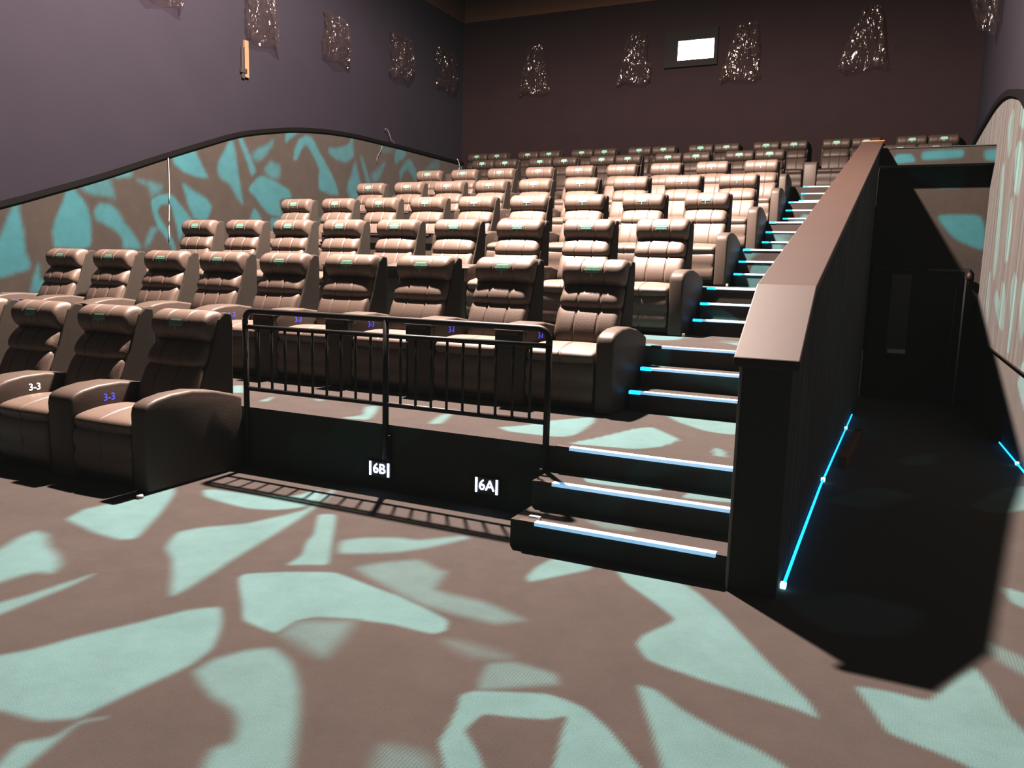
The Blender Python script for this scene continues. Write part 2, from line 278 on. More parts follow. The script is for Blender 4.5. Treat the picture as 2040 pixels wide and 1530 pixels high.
def carpet(name, base, teal, hatch=25, ribs=None, generic=None):
    """woven carpet; the teal motif comes from the mesh attribute 'motif' (or from noise when generic)"""
    m, nt, b = new_mat(name); L = nt.links.new
    tc = N(nt, 'ShaderNodeTexCoord')
    if generic:
        nz = N(nt, 'ShaderNodeTexNoise'); nz.inputs['Scale'].default_value = generic; nz.inputs['Detail'].default_value = 1; nz.inputs['Distortion'].default_value = .9
        L(tc.outputs['Object'], nz.inputs['Vector'])
        mr = N(nt, 'ShaderNodeMapRange'); mr.inputs['From Min'].default_value = .53; mr.inputs['From Max'].default_value = .575
        L(nz.outputs['Fac'], mr.inputs['Value']); val = mr.outputs['Result']
    else:
        at = N(nt, 'ShaderNodeAttribute'); at.attribute_name = 'motif'; val = at.outputs['Fac']
    # fine hatching that shows where the motif fades
    wv = N(nt, 'ShaderNodeTexWave'); wv.inputs['Scale'].default_value = hatch; wv.inputs['Distortion'].default_value = 2.5; wv.inputs['Detail'].default_value = 2; wv.inputs['Detail Scale'].default_value = .6
    L(tc.outputs['Object'], wv.inputs['Vector'])
    s1 = N(nt, 'ShaderNodeMath', operation='SUBTRACT'); L(wv.outputs['Fac'], s1.inputs[0]); s1.inputs[1].default_value = .5
    inv = N(nt, 'ShaderNodeMath', operation='SUBTRACT'); inv.inputs[0].default_value = 1; L(val, inv.inputs[1])
    p1 = N(nt, 'ShaderNodeMath', operation='MULTIPLY'); L(val, p1.inputs[0]); L(inv.outputs[0], p1.inputs[1])
    p2 = N(nt, 'ShaderNodeMath', operation='MULTIPLY'); L(p1.outputs[0], p2.inputs[0]); L(s1.outputs[0], p2.inputs[1])
    ad = N(nt, 'ShaderNodeMath', operation='MULTIPLY_ADD', use_clamp=True); L(p2.outputs[0], ad.inputs[0]); ad.inputs[1].default_value = 1.0; L(val, ad.inputs[2])
    # pile mottling
    n1 = N(nt, 'ShaderNodeTexNoise'); n1.inputs['Scale'].default_value = 3; n1.inputs['Detail'].default_value = 6; n1.inputs['Roughness'].default_value = .7
    n2 = N(nt, 'ShaderNodeTexNoise'); n2.inputs['Scale'].default_value = 220; n2.inputs['Detail'].default_value = 2
    for n in (n1, n2): L(tc.outputs['Object'], n.inputs['Vector'])
    mx = N(nt, 'ShaderNodeMix', data_type='RGBA'); L(ad.outputs[0], mx.inputs[0]); mx.inputs[6].default_value = (*base, 1); mx.inputs[7].default_value = (*teal, 1)
    am = N(nt, 'ShaderNodeMath', operation='MULTIPLY_ADD'); L(n1.outputs['Fac'], am.inputs[0]); am.inputs[1].default_value = .5; am.inputs[2].default_value = .42
    bm_ = N(nt, 'ShaderNodeMath', operation='MULTIPLY_ADD'); L(n2.outputs['Fac'], bm_.inputs[0]); bm_.inputs[1].default_value = .6; L(am.outputs[0], bm_.inputs[2])
    hs = N(nt, 'ShaderNodeHueSaturation'); L(mx.outputs[2], hs.inputs['Color']); L(bm_.outputs[0], hs.inputs['Value'])
    L(hs.outputs['Color'], b.inputs['Base Color'])
    b.inputs['Roughness'].default_value = .95; b.inputs['Specular IOR Level'].default_value = .08
    b.inputs['Sheen Weight'].default_value = .15; b.inputs['Sheen Roughness'].default_value = .5
    bp = N(nt, 'ShaderNodeBump'); bp.inputs['Strength'].default_value = .35; bp.inputs['Distance'].default_value = .006
    L(n2.outputs['Fac'], bp.inputs['Height']); last = bp
    if ribs:
        mp = N(nt, 'ShaderNodeMapping'); mp.inputs['Scale'].default_value = (.05, ribs, .05); L(tc.outputs['Object'], mp.inputs['Vector'])
        n3 = N(nt, 'ShaderNodeTexNoise'); n3.inputs['Scale'].default_value = 1; n3.inputs['Detail'].default_value = 2; L(mp.outputs[0], n3.inputs['Vector'])
        st = N(nt, 'ShaderNodeMapRange'); st.inputs['From Min'].default_value = .35; st.inputs['From Max'].default_value = .65; st.inputs['To Min'].default_value = .6; st.inputs['To Max'].default_value = 1.35; L(n3.outputs['Fac'], st.inputs['Value'])
        mm = N(nt, 'ShaderNodeMath', operation='MULTIPLY'); L(st.outputs['Result'], mm.inputs[0]); L(bm_.outputs[0], mm.inputs[1]); L(mm.outputs[0], hs.inputs['Value'])
        b2 = N(nt, 'ShaderNodeBump'); b2.inputs['Strength'].default_value = .8; b2.inputs['Distance'].default_value = .05
        L(n3.outputs['Fac'], b2.inputs['Height']); L(bp.outputs['Normal'], b2.inputs['Normal']); last = b2
    L(last.outputs['Normal'], b.inputs['Normal'])
    return m
BASE = (.057, .0475, .0445); TEAL = (.090, .154, .156)
M = {}
M['carpet'] = carpet('carpet', BASE, TEAL)
M['carpet_wall'] = carpet('wall_carpet', (.042, .035, .031), (.034, .100, .114), hatch=10)
M['carpet_side'] = carpet('side_carpet', (.060, .053, .051), (.075, .13, .125), hatch=10, ribs=7)
M['carpet_dark'] = carpet('dark_carpet', (.050, .054, .052), (.05, .078, .072), hatch=10, ribs=7, generic=1.2)
M['carpet_stair'] = carpet('stair_carpet', BASE, (.072, .130, .135), generic=1.35)
M['leather'] = plain('leather', (.122, .090, .075), rough=.52, spec=.55, noise=.08, nscale=14, bump=.12, bscale=90)
M['leather_dimmed'] = plain('leather_dimmed_rows', (.040, .028, .023), rough=.55, spec=.35, noise=.08, nscale=14)  # dimness of the far rows put into the colour, not left to the lamp
M['shell'] = plain('shell_fabric', (.05, .042, .037), rough=.75, spec=.2, bump=.1)
M['arm'] = plain('arm_leather', (.085, .066, .057), rough=.5, spec=.3, noise=.08, bump=.1, bscale=120)
M['plastic'] = plain('black_plastic', (.035, .028, .026), rough=.4, spec=.4)
M['blackmetal'] = plain('black_metal', (.018, .016, .016), rough=.5, spec=.3)
M['logo'] = plain('embroidery', (.19, .36, .29), rough=.8, spec=.1, noise=.2, nscale=300)
M['wall'] = plain('purple_wall_paint', (.0240, .0212, .0285), rough=.92, spec=.1, noise=.08, nscale=1.2, bump=.1, bscale=160)
M['wall_back'] = plain('maroon_wall_cloth', (.0205, .0135, .0148), rough=.95, spec=.08, noise=.10, nscale=2, bump=.15, bscale=120)
M['ceiling'] = plain('ceiling_tile', (.15, .085, .055), rough=.95, spec=.05)
M['black'] = plain('black_paint', (.045, .052, .050), rough=.7, spec=.15)
M['band'] = plain('brown_upper_wall', (.09, .052, .034), rough=.95, spec=.05, noise=.15, nscale=1)
M['timber'] = plain('brown_timber', (.17, .095, .065), rough=.7, noise=.2, nscale=10)
M['trim'] = plain('black_trim', (.006, .005, .005), rough=.7, spec=.15)
M['frame'] = plain('window_frame_paint', (.009, .007, .0065), rough=.7, spec=.15)
M['cap'] = plain('laminate_cap', (.046, .029, .0245), rough=.55, spec=.3, noise=.07, nscale=4)
M['wood'] = plain('pale_wood', (.16, .10, .062), rough=.7, noise=.2, nscale=12)
M['white'] = plain('white_plastic', (.32, .31, .30), rough=.5)
M['edge'] = plain('edge_strip_metal', (.22, .21, .20), rough=.4)
M['strip'] = plain('lit_nosing', (.80, .78, .78), rough=.5, noise=.02, emit=(.22, .55, .85), estr=.55)
M['strip_clear'] = plain('nosing_plastic', (.80, .78, .78), rough=.5, noise=.02, emit=(.2, .3, .4), estr=.15)
M['led'] = glow('cyan_led', (.02, .42, .95), 1.7)
M['led_joint'] = glow('led_joint', (.3, .75, 1), 3.0)
M['blue'] = glow('blue_button', (.08, .09, .9), 1.1)
M['digit'] = plain('dim_digit', (.20, .19, .20), rough=.6, emit=(.2, .2, .3), estr=.12)
M['hot'] = glow('white_button', (1, .82, .70), 6)
M['sign'] = glow('sign_letter', (.52, .70, 1), 8)
M['tape'] = plain('orange_tape', (.85, .16, .08), rough=.6, noise=.5, nscale=60, emit=(1, .12, .05), estr=.35)  # small emission stands in for light the tape reflects
M['booth'] = glow('booth_glass', (1, .98, .95), 6)
M['chrome'] = plain('brushed_steel', (.6, .57, .54), rough=.3, metal=.9)
M['door'] = plain('door_paint', (.020, .017, .017), rough=.5)
M['doorpane'] = plain('door_panel_grey', (.09, .085, .085), rough=.35, spec=.5)
def bag_mat():
    m, nt, b = new_mat('clear_plastic_film'); nt.nodes.remove(b); L = nt.links.new
    out = nt.nodes['Material Output']
    tr = N(nt, 'ShaderNodeBsdfTransparent'); tr.inputs[0].default_value = (.90, .86, .86, 1)
    gl = N(nt, 'ShaderNodeBsdfGlossy'); gl.inputs['Roughness'].default_value = .15; gl.inputs[0].default_value = (1, .93, .86, 1)
    df = N(nt, 'ShaderNodeBsdfDiffuse'); df.inputs[0].default_value = (.22, .19, .18, 1)
    tc = N(nt, 'ShaderNodeTexCoord'); nz = N(nt, 'ShaderNodeTexNoise'); nz.inputs['Scale'].default_value = 5.5; nz.inputs['Detail'].default_value = .8; nz.inputs['Distortion'].default_value = 1.0
    mp = N(nt, 'ShaderNodeMapping'); mp.inputs['Scale'].default_value = (1, 1, .38)
    L(tc.outputs['Object'], mp.inputs['Vector']); L(mp.outputs[0], nz.inputs['Vector'])
    bp = N(nt, 'ShaderNodeBump'); bp.inputs['Strength'].default_value = 1; bp.inputs['Distance'].default_value = .16
    L(nz.outputs['Fac'], bp.inputs['Height']); L(bp.outputs['Normal'], gl.inputs['Normal'])
    m1 = N(nt, 'ShaderNodeMixShader'); m1.inputs[0].default_value = .03; L(tr.outputs[0], m1.inputs[1]); L(df.outputs[0], m1.inputs[2])
    n5 = N(nt, 'ShaderNodeTexNoise'); n5.inputs['Scale'].default_value = 3.2; n5.inputs['Detail'].default_value = 1; L(tc.outputs['Object'], n5.inputs['Vector'])
    mk = N(nt, 'ShaderNodeMapRange'); mk.inputs['From Min'].default_value = .44; mk.inputs['From Max'].default_value = .66; mk.inputs['To Min'].default_value = .004; mk.inputs['To Max'].default_value = .07; L(n5.outputs['Fac'], mk.inputs['Value'])
    m2 = N(nt, 'ShaderNodeMixShader'); L(mk.outputs['Result'], m2.inputs[0]); L(m1.outputs[0], m2.inputs[1]); L(gl.outputs[0], m2.inputs[2])
    L(m2.outputs[0], out.inputs['Surface'])
    return m
M['bag'] = bag_mat()

# ------------------------------------------------------------------ motif of the carpet, evaluated per vertex
def cut(p, k=.13):
    q = []
    for i in range(len(p)):
        a, b = p[i], p[(i + 1) % len(p)]
        q.append((a[0] * (1 - k) + b[0] * k, a[1] * (1 - k) + b[1] * k)); q.append((a[0] * k + b[0] * (1 - k), a[1] * k + b[1] * (1 - k)))
    return q
def motif(P, polys):
    v = np.zeros(len(P))
    for pts, s, a in polys:
        poly = np.array(chaikin(cut([tuple(p) for p in pts]), 1))
        lo = poly.min(0) - 2 * s; hi = poly.max(0) + 2 * s
        idx = np.where(((P >= lo) & (P <= hi)).all(1))[0]
        if len(idx) == 0: continue
        Q = P[idx]; ins = np.zeros(len(Q), bool); d2 = np.full(len(Q), 1e9)
        for A, B in zip(poly, np.roll(poly, -1, 0)):
            e = B - A; L = (e * e).sum() + 1e-12
            t = np.clip(((Q - A) @ e) / L, 0, 1); r = Q - A - t[:, None] * e
            d2 = np.minimum(d2, (r * r).sum(1))
            c = (A[1] > Q[:, 1]) != (B[1] > Q[:, 1])
            xi = A[0] + (Q[:, 1] - A[1]) * e[0] / (e[1] if abs(e[1]) > 1e-12 else 1e-12)
            ins ^= c & (Q[:, 0] < xi)
        d = np.sqrt(d2) * np.where(ins, 1, -1)
        t = np.clip(.5 + d / (2 * s), 0, 1)
        v[idx] = np.maximum(v[idx], a * t * t * (3 - 2 * t))
    return v
def sheet(name, us, vs, place, polys, mat):
    """grid over (u, v); place(U, V) gives xyz; motif evaluated in (u, v)"""
    U, V = np.meshgrid(us, vs); P = np.stack([U.ravel(), V.ravel()], 1)
    X = place(P[:, 0], P[:, 1]); nu, nv = len(us), len(vs)
    i = np.arange(nu * nv).reshape(nv, nu)
    F = np.stack([i[:-1, :-1], i[:-1, 1:], i[1:, 1:], i[1:, :-1]], -1).reshape(-1, 4)
    me = bpy.data.meshes.new(name)
    me.vertices.add(len(X)); me.vertices.foreach_set('co', X.astype(np.float32).ravel())
    me.loops.add(F.size); me.loops.foreach_set('vertex_index', F.astype(np.int32).ravel())
    me.polygons.add(len(F)); me.polygons.foreach_set('loop_start', np.arange(0, F.size, 4, dtype=np.int32))
    try: me.polygons.foreach_set('loop_total', np.full(len(F), 4, dtype=np.int32))
    except Exception: pass
    me.update(); me.validate()
    at = me.attributes.new('motif', 'FLOAT', 'POINT'); at.data.foreach_set('value', motif(X2(P, X, polys), polys[1]).astype(np.float32))
    return me
def X2(P, X, polys):
    return X[:, polys[0]]
def lin(a, b, step): return np.linspace(a, b, max(2, int(round((b - a) / step)) + 1))
def cat(*a): return np.unique(np.concatenate(a))

# the motif repeats beyond the measured area
def repeat(key, dx, dy, keep_if):
    extra = []
    for pts, s_, a in PATTERN[key]:
        q = [(x + dx, y + dy) for x, y in pts]
        if all(keep_if(x, y) for x, y in q): extra.append((q, s_, a))
    PATTERN[key] = PATTERN[key] + extra
repeat('floor', -4.3, .35, lambda x, y: x < -4.55 and x - .9 * y < -4.6)
repeat('left', -4.9, -1.75, lambda y, z: y < 2.9)
# ------------------------------------------------------------------ room shell
FX = cat(lin(XL, -6.6, .05), lin(-6.6, XR, .015))
FY = cat(lin(-9, -3.4, .25), lin(-3.4, NOSE1 + .02, .015))
me = sheet('floor', FX, FY, lambda u, v: np.stack([u, v, 0 * u], 1), ((0, 1), PATTERN['floor']), None)
floor = struct('floor', me, M['carpet'])
RAMP0, RAMP_S = 2.6, -.043
def ramp_z(y): return np.minimum(0, (y - RAMP0) * RAMP_S)
me = sheet('ramp', lin(.2, XR, .03), lin(NOSE1 + .02, 10.2, .03), lambda u, v: np.stack([u, v, ramp_z(v)], 1), ((0, 1), PATTERN['floor']), None)
struct('floor_ramp', me, M['carpet'])

# tiers under the seat rows and the stair steps between them
tier1 = bmesh.new()
me = sheet('floor_tier', lin(XL, 0, .03), cat(lin(NOSE1, 3.0, .02), np.array([YB])), lambda u, v: np.stack([u, v, 0 * u + tier_z(1)], 1), ((0, 1), PATTERN['tier']), None)
t1 = struct('floor_tier', me, M['carpet'])
struct('riser', box(XL, 0, NOSE1, NOSE1 + .03, 0, tier_z(1) - .001), M['carpet_dark'], t1)
for k in range(2, 8):
    x1 = XR if k == 7 else 0
    struct('floor_tier', box(XL, x1, tier_y(k), YB, tier_z(k - 1), tier_z(k)), M['carpet_stair'])
def strip(x0, x1, y, z, label, name='nosing_light'):
    t = thing(name, label, 'step light', ((x0 + x1) / 2, y, z), 0, 'lit nosing strips on the stair')
    h = (x1 - x0) / 2
    obj('light_lens', box(-h, h, -.014, .032, -.015, .007, .003), M['strip'], t)
    obj('end_cap', box(-h - .006, -h + .085, -.0165, .030, -.018, .0085, .002), M['led'] if name == 'nosing_light' else M['strip'], t)
    return t
STEP_ORD = ['lowest', 'second', 'third', 'fourth', 'fifth', 'sixth', 'seventh', 'eighth', 'ninth', 'tenth', 'eleventh', 'twelfth', 'thirteenth', 'fourteenth', 'fifteenth', 'sixteenth', 'seventeenth', 'eighteenth', 'nineteenth', 'twentieth', 'topmost']
for n in range(1, 22):
    k, m_ = (n - 1) // 3 + 1, (n - 1) % 3 + 1
    y = tier_y(k) - (3 - m_) * TREAD; z = n * RISE
    x0 = -1.215 if n <= 2 else -1.18
    if m_ < 3:
        zb = tier_z(k - 1)
        st = struct('stair_step', box(x0, 0, y, tier_y(k) - .001, zb + .001, z - .001), M['carpet_stair'] if n > 3 else M['carpet_dark'])
        if n <= 2:
            yy = tier_y(k) - (2 - m_) * TREAD
            me = sheet('tread', lin(x0, 0, .01), lin(y, yy, .01), lambda u, v: np.stack([u, v, 0 * u + z], 1), ((0, 1), PATTERN['step%d' % n]), None)
            struct('tread', me, M['carpet'], st)
    a, b_ = (-1.15, -.075) if n == 1 else (-1.17, -.004) if n == 2 else (-1.18, -.004)
    t = strip(a, b_, y, z, 'lit nosing strip on the %s step edge of the stair' % STEP_ORD[n - 1])
    if n <= 3 or n == 6:
        for c_ in t.children:
            if c_.name.startswith('end_cap'): c_.data.materials.clear(); c_.data.materials.append(M['cap'])
# short step in the far left aisle with its own pale nosing
struct('stair_step', box(-9.94, -8.98, 3.0, 3.28, tier_z(2), tier_z(2) + .13), M['carpet_stair'])
t = thing('aisle_nosing', 'pale nosing strip on far left aisle step beside the carpeted wall', 'step edge', (-9.2, 3.0, tier_z(2) + .13))
obj('nosing', box(-.3, .24, -.012, .03, -.012, .008, .003), M['white'], t)

# left wall: purple paint above a wavy carpeted dado
WY = [-9, 0, 3.14, 3.84, 4.62, 5.85, 7.43, 8.66, 9.6, 10.6, 12.5, 14.05, 15.5]
WZ = [1.2, 1.35, 2.184, 2.43, 2.70, 3.18, 3.76, 4.025, 4.15, 4.215, 4.235, 4.23, 4.228]
def wave(y):
    # smooth interpolation through the measured points
    y = np.asarray(y, float)
    out = np.interp(y, WY, WZ)
    for _ in range(1):
        out = .25 * np.interp(y - .35, WY, WZ) + .5 * out + .25 * np.interp(y + .35, WY, WZ)
    return out
struct('wall_left', box(XL - .12, XL - .03, -9, YB + .1, 0, ZF), M['wall'])
def lw(u, v): return np.stack([0 * u + XL, u, v * wave(u)], 1)
me = sheet('wall_left_lower', cat(lin(-9, -1, .3), lin(-1, YB, .04)), lin(0, 1, .009), lw, ((1, 2), PATTERN['left']), None)
struct('wall_left_lower', me, M['carpet_wall'])
def wave_trim(name, x, y0, y1, x2):
    b = bmesh.new(); ys = lin(y0, y1, .1); zs = wave(ys); rings = []
    for y, z in zip(ys, zs):
        rings.append([b.verts.new(p) for p in ((x, y, z - .035), (x2, y, z - .035), (x2, y, z + .035), (x, y, z + .035))])
    for A, B in zip(rings, rings[1:]):
        for k in range(4): b.faces.new((A[k], A[(k + 1) % 4], B[(k + 1) % 4], B[k]))
    b.faces.new(rings[0]); b.faces.new(rings[-1][::-1])
    bmesh.ops.recalc_face_normals(b, faces=list(b.faces))
    return struct(name, b, M['trim'])
wave_trim('trim_1', XL - .03, -9, YB, XL + .035)
struct('wall_back', box(XL - .1, XR + .2, YB, YB + .12, 0, ZF), M['wall_back'])
ce = struct('ceiling', box(XL - .1, XR + .2, -9, YB + .1, ZF, ZF + .1), M['ceiling'])
struct('wall_back_upper', box(XL, XR + .005, YB - .012, YB - .001, ZC, ZF - .001), M['band'])
struct('wall_left_upper', box(XL - .03, XL - .018, 0, YB - .013, ZC, ZF - .001), M['band'])
# right wall: paint, wavy carpet in two panels, the upper one proud of the lower
struct('wall_right', box(XR + .01, XR + .12, -9, YB + .1, -.6, ZF), M['wall'])
RU = sheet('wall_right_upper', cat(lin(-9, 2, .3), lin(2, YB, .04)), lin(0, 1, .009),
           lambda u, v: np.stack([0 * u + XR - .04, u, .74 + v * (wave(u) - .12 - .74)], 1), ((1, 2), PATTERN['right']), None)
struct('wall_right_upper', RU, M['carpet_side'])
struct('trim_4', box(XR - .045, XR + .01, -9, YB, .725, .745, .004), M['cap'])
me = sheet('wall_right_lower', cat(lin(-9, 2, .3), lin(2, 10.2, .04)), lin(-.5, .74, .04), lambda u, v: np.stack([0 * u + XR, u, v], 1), ((1, 2), PATTERN['right']), None)
struct('wall_right_lower', me, M['carpet'])
def wave_trim_r():
    b = bmesh.new(); ys = lin(-9, YB, .1); zs = wave(ys) - .12; rings = []
    for y, z in zip(ys, zs):
        rings.append([b.verts.new(p) for p in ((XR + .01, y, z - .03), (XR - .075, y, z - .03), (XR - .075, y, z + .05), (XR + .01, y, z + .05))])
    for A, B in zip(rings, rings[1:]):
        for k in range(4): b.faces.new((A[k], A[(k + 1) % 4], B[(k + 1) % 4], B[k]))
    b.faces.new(rings[0]); b.faces.new(rings[-1][::-1]); bmesh.ops.recalc_face_normals(b, faces=list(b.faces))
    return struct('trim_2', b, M['trim'])
wave_trim_r()

# sloping half wall between stair and corridor
def cap_z(y): return 1.175 + (y - .30) * .62 if y < .82 else 1.497 + (y - .82) * .2276
HY0, HY1 = .345, 9.82
prof = [(HY0, -.5), (HY1, -.5), (HY1, cap_z(HY1) - .03), (.82, cap_z(.82) - .03), (HY0, cap_z(HY0) - .03)]
hw = struct('wall_partition', prism(prof, 0, .225), M['carpet_dark'])
cp = [(.275, cap_z(.275)), (.82, cap_z(.82)), (9.98, cap_z(9.98)), (9.98, cap_z(9.98) - .045), (.82, cap_z(.82) - .045), (.275, cap_z(.275) - .045)]
obj('cap', prism(cp, -.035, .262, .006), M['cap'], hw)
obj('end_panel', box(-.002, .227, HY0 - .012, HY0, 0, cap_z(HY0) - .045), M['black'], hw)
struct('trim_3', box(-.012, .002, HY0 - .02, HY0 - .006, 0, cap_z(HY0) - .05, .002), M['edge'])
tp = prism([(9.88, cap_z(9.88) + .002), (9.99, cap_z(9.99) + .002), (9.99, cap_z(9.99) - .05), (9.985, cap_z(9.985) - .05), (9.985, cap_z(9.985) - .001), (9.88, cap_z(9.88) + .0005)], -.038, .266)
tag(obj('hazard_tape', tp, M['tape']), 'orange tape wrapped over the far top end of the sloping wall cap', 'tape')

# bulkhead above the corridor, its end wall and door
zd = tier_z(6)
FZ0, FZ1 = 3.19, 3.43
struct('floor_tier', box(.226, XR, 10.2, YB, zd - .25, zd), M['carpet_stair'])
me = sheet('wall_bulkhead', lin(.226, XR, .02), lin(FZ0, FZ1, .02), lambda u, v: np.stack([u, 0 * u + 9.8, v], 1), ((0, 2), PATTERN['fascia']), None)
bk = struct('wall_bulkhead', me, M['carpet_wall'])
struct('parapet', box(.226, XR, 9.802, 10.19, FZ0, FZ1), M['carpet_stair'], bk)
struct('parapet_cap', box(.226, XR, 9.79, 10.2, FZ1, FZ1 + .012), M['black'], bk)
me = sheet('wall_corridor_end', lin(.226, XR, .03), lin(-.5, FZ0, .03), lambda u, v: np.stack([u, 0 * u + 10.13, v], 1), ((0, 2), PATTERN['endw']), None)
struct('wall_corridor_end', me, M['carpet_wall'])
zb = float(ramp_z(np.array([10.1]))[0])
d = struct('door_1', box(.34, 1.50, 10.085, 10.125, zb, 1.66), M['door'])
obj('door_frame', box(.27, .34, 10.06, 10.13, zb, 1.72), M['door'], d); obj('door_frame', box(1.50, 1.57, 10.06, 10.13, zb, 1.72), M['door'], d)
obj('door_frame', box(.34, 1.50, 10.06, 10.13, 1.66, 1.72), M['door'], d)
obj('door_panel', box(.54, .81, 10.074, 10.086, .40, 1.61), M['doorpane'], d)
obj('kick_rail', box(.56, .82, 10.05, 10.086, .40, .47, .005), M['chrome'], d)
obj('door_closer', box(1.02, 1.42, 10.03, 10.07, 1.665, 1.70, .005), M['doorpane'], d)
obj('edge_strip', box(1.40, 1.415, 10.06, 10.084, zb, 1.45), M['doorpane'], d); obj('edge_strip', box(1.512, 1.535, 10.045, 10.06, zb, 1.60), M['chrome'], d)
kn = bmesh.new(); bmesh.ops.create_icosphere(kn, subdivisions=2, radius=.05)  # ball put in for the bright highlight where light hits the frame corner
for v_ in kn.verts: v_.co = Vector((1.555 + v_.co.x * .8, 9.99 + v_.co.y, 1.60 + v_.co.z * 1.3))
obj('frame_corner_glint', smooth(kn), M['cap'], d)

# projection window in the back wall
w = struct('window_1', box(-4.66, -3.45, YB - .03, YB - .001, 6.19, 6.99), M['trim'])
fr = bmesh.new()
for a in ((-4.66, -4.36, 6.19, 6.99), (-3.53, -3.45, 6.19, 6.99), (-4.36, -3.53, 6.76, 6.99), (-4.36, -3.53, 6.19, 6.33)):
    box(a[0], a[1], YB - .07, YB - .031, a[2], a[3], bm=fr)
obj('window_frame', fr, M['frame'], w)
obj('pane', box(-4.35, -3.54, YB - .045, YB - .032, 6.335, 6.755), M['booth'], w)

# ------------------------------------------------------------------ recliner seats
W = .284                                        # half width of the seat between its arms
SEAM = (-.098, .098)
HEAD = [(.785 + .138 * math.cos(a), 1.055 + .122 * math.sin(a)) for a in [2 * PI * i / 14 for i in range(14)]]
HEAD = [(y, z) for y, z in HEAD]
mesh = {}
def keep(key, bm, mat):
    me = bpy.data.meshes.new(key); bm.to_mesh(me); bm.free(); me.materials.append(mat); mesh[key] = me
keep('seat_base', box(-W, W, .05, .84, .03, .34, .01), M['shell'])
keep('seat_cushion', cushion([(.0, .40), (-.01, .44), (.03, .475), (.25, .51), (.56, .49), (.60, .40), (.55, .33), (.05, .33)], W - .003, .035, (0,), .012, crown=.012), M['leather'])
keep('leg_rest', cushion([(.055, .07), (.0, .08), (-.012, .16), (.0, .225), (-.014, .30), (.0, .385), (.055, .40)], W - .004, .03, (0,), .012, crown=.004), M['leather'])
keep('lumbar_cushion', cushion([(.57, .44), (.525, .475), (.508, .54), (.532, .635), (.583, .735), (.625, .782), (.645, .787), (.66, .77), (.72, .70), (.70, .50), (.62, .43)], W - .008, .05, SEAM, .010, rnd=1, crown=.014), M['leather'])
keep('back_cushion', cushion([(.67, .745), (.615, .775), (.598, .815), (.620, .87), (.665, .92), (.715, .955), (.80, .98), (.86, .85), (.76, .73)], W - .012, .06, SEAM, .010, rnd=2, crown=.016), M['leather'])
keep('headrest', cushion(HEAD, W - .006, .05, SEAM, .008, rnd=1, wob=.004), M['leather'])
SH = [(.55, .06), (.55, .45), (.61, .64), (.69, .82), (.745, .99), (.79, 1.115), (.855, 1.165), (.925, 1.155), (.935, 1.05), (.925, .53), (.868, .47), (.868, .06)]
keep('back_shell', prism(SH, -W - .002, W + .002, .012), M['shell'])
ARMP = [(.0, .005), (-.004, .53), (.006, .575), (.035, .603), (.10, .625), (.22, .645), (.40, .650), (.60, .622), (.78, .575), (.868, .545), (.868, .005)]
keep('arm_wide', smooth(prism(ARMP, -.542, -.290, .022, 3)), M['arm'])
keep('arm_end', smooth(prism(ARMP, .290, .430, .022, 3)), M['arm'])
keep('arm_end_left', smooth(prism(ARMP, -.430, -.290, .022, 3)), M['arm'])
tb = box(-.537, -.295, -.035, .10, .455, .585, .006)
keep('tray_console', tb, M['plastic'])
tl = box(-.541, -.291, -.05, .12, .590, .606, .005); box(-.52, -.33, -.046, -.034, .566, .588, .003, bm=tl)
keep('tray_lid', tl, M['arm'])
keep('foot_glide', disc(-.2, .1, .0, .03, .02), M['plastic'])
# control: blue lit digits on the inner face of the arm
def panel():
    me = text_mesh('3-3', .074, .001)
    R = Matrix(((0, 0, 1, -.2895), (1, 0, 0, .30), (0, 1, 0, .548), (0, 0, 0, 1)))   # text x -> +y, text y -> z, facing +x
    me.transform(R)
    return me
mesh['control_digits'] = panel(); mesh['control_digits'].materials.append(M['blue'])
keep('control_plate', box(-.294, -.2905, .23, .37, .515, .58, .001), M['plastic'])
# embroidered tree-like mark on the headrest
def logo():
    b = bmesh.new(); prof = HEAD
    def pt(x, ang, off=.0035):
        a = ang; return Vector((x, .785 - (.138 + off) * math.cos(a) * .985, 1.055 + (.122 + off) * math.sin(a) * .985))
    def quad(x0, x1, a0, a1, skew=0):
        b.faces.new([b.verts.new(pt(x0, a0)), b.verts.new(pt(x1, a0)), b.verts.new(pt(x1 + skew, a1)), b.verts.new(pt(x0 + skew, a1))])
    for r, (lo, hi, half) in enumerate(((.02, .17, .060), (.20, .35, .068), (.38, .50, .054))):
        x = -half
        k = 0
        while x < half:
            wd = .010 + .004 * ((k * 7 + r * 3) % 3); quad(x, min(half, x + wd), lo, hi, .006); x += wd + .0025; k += 1
    quad(-.006, .005, -.26, .02)
    bmesh.ops.recalc_face_normals(b, faces=list(b.faces))
    for f in b.faces:
        if f.normal.y > 0: f.normal_flip()
    return b
keep('logo', logo(), M['logo'])

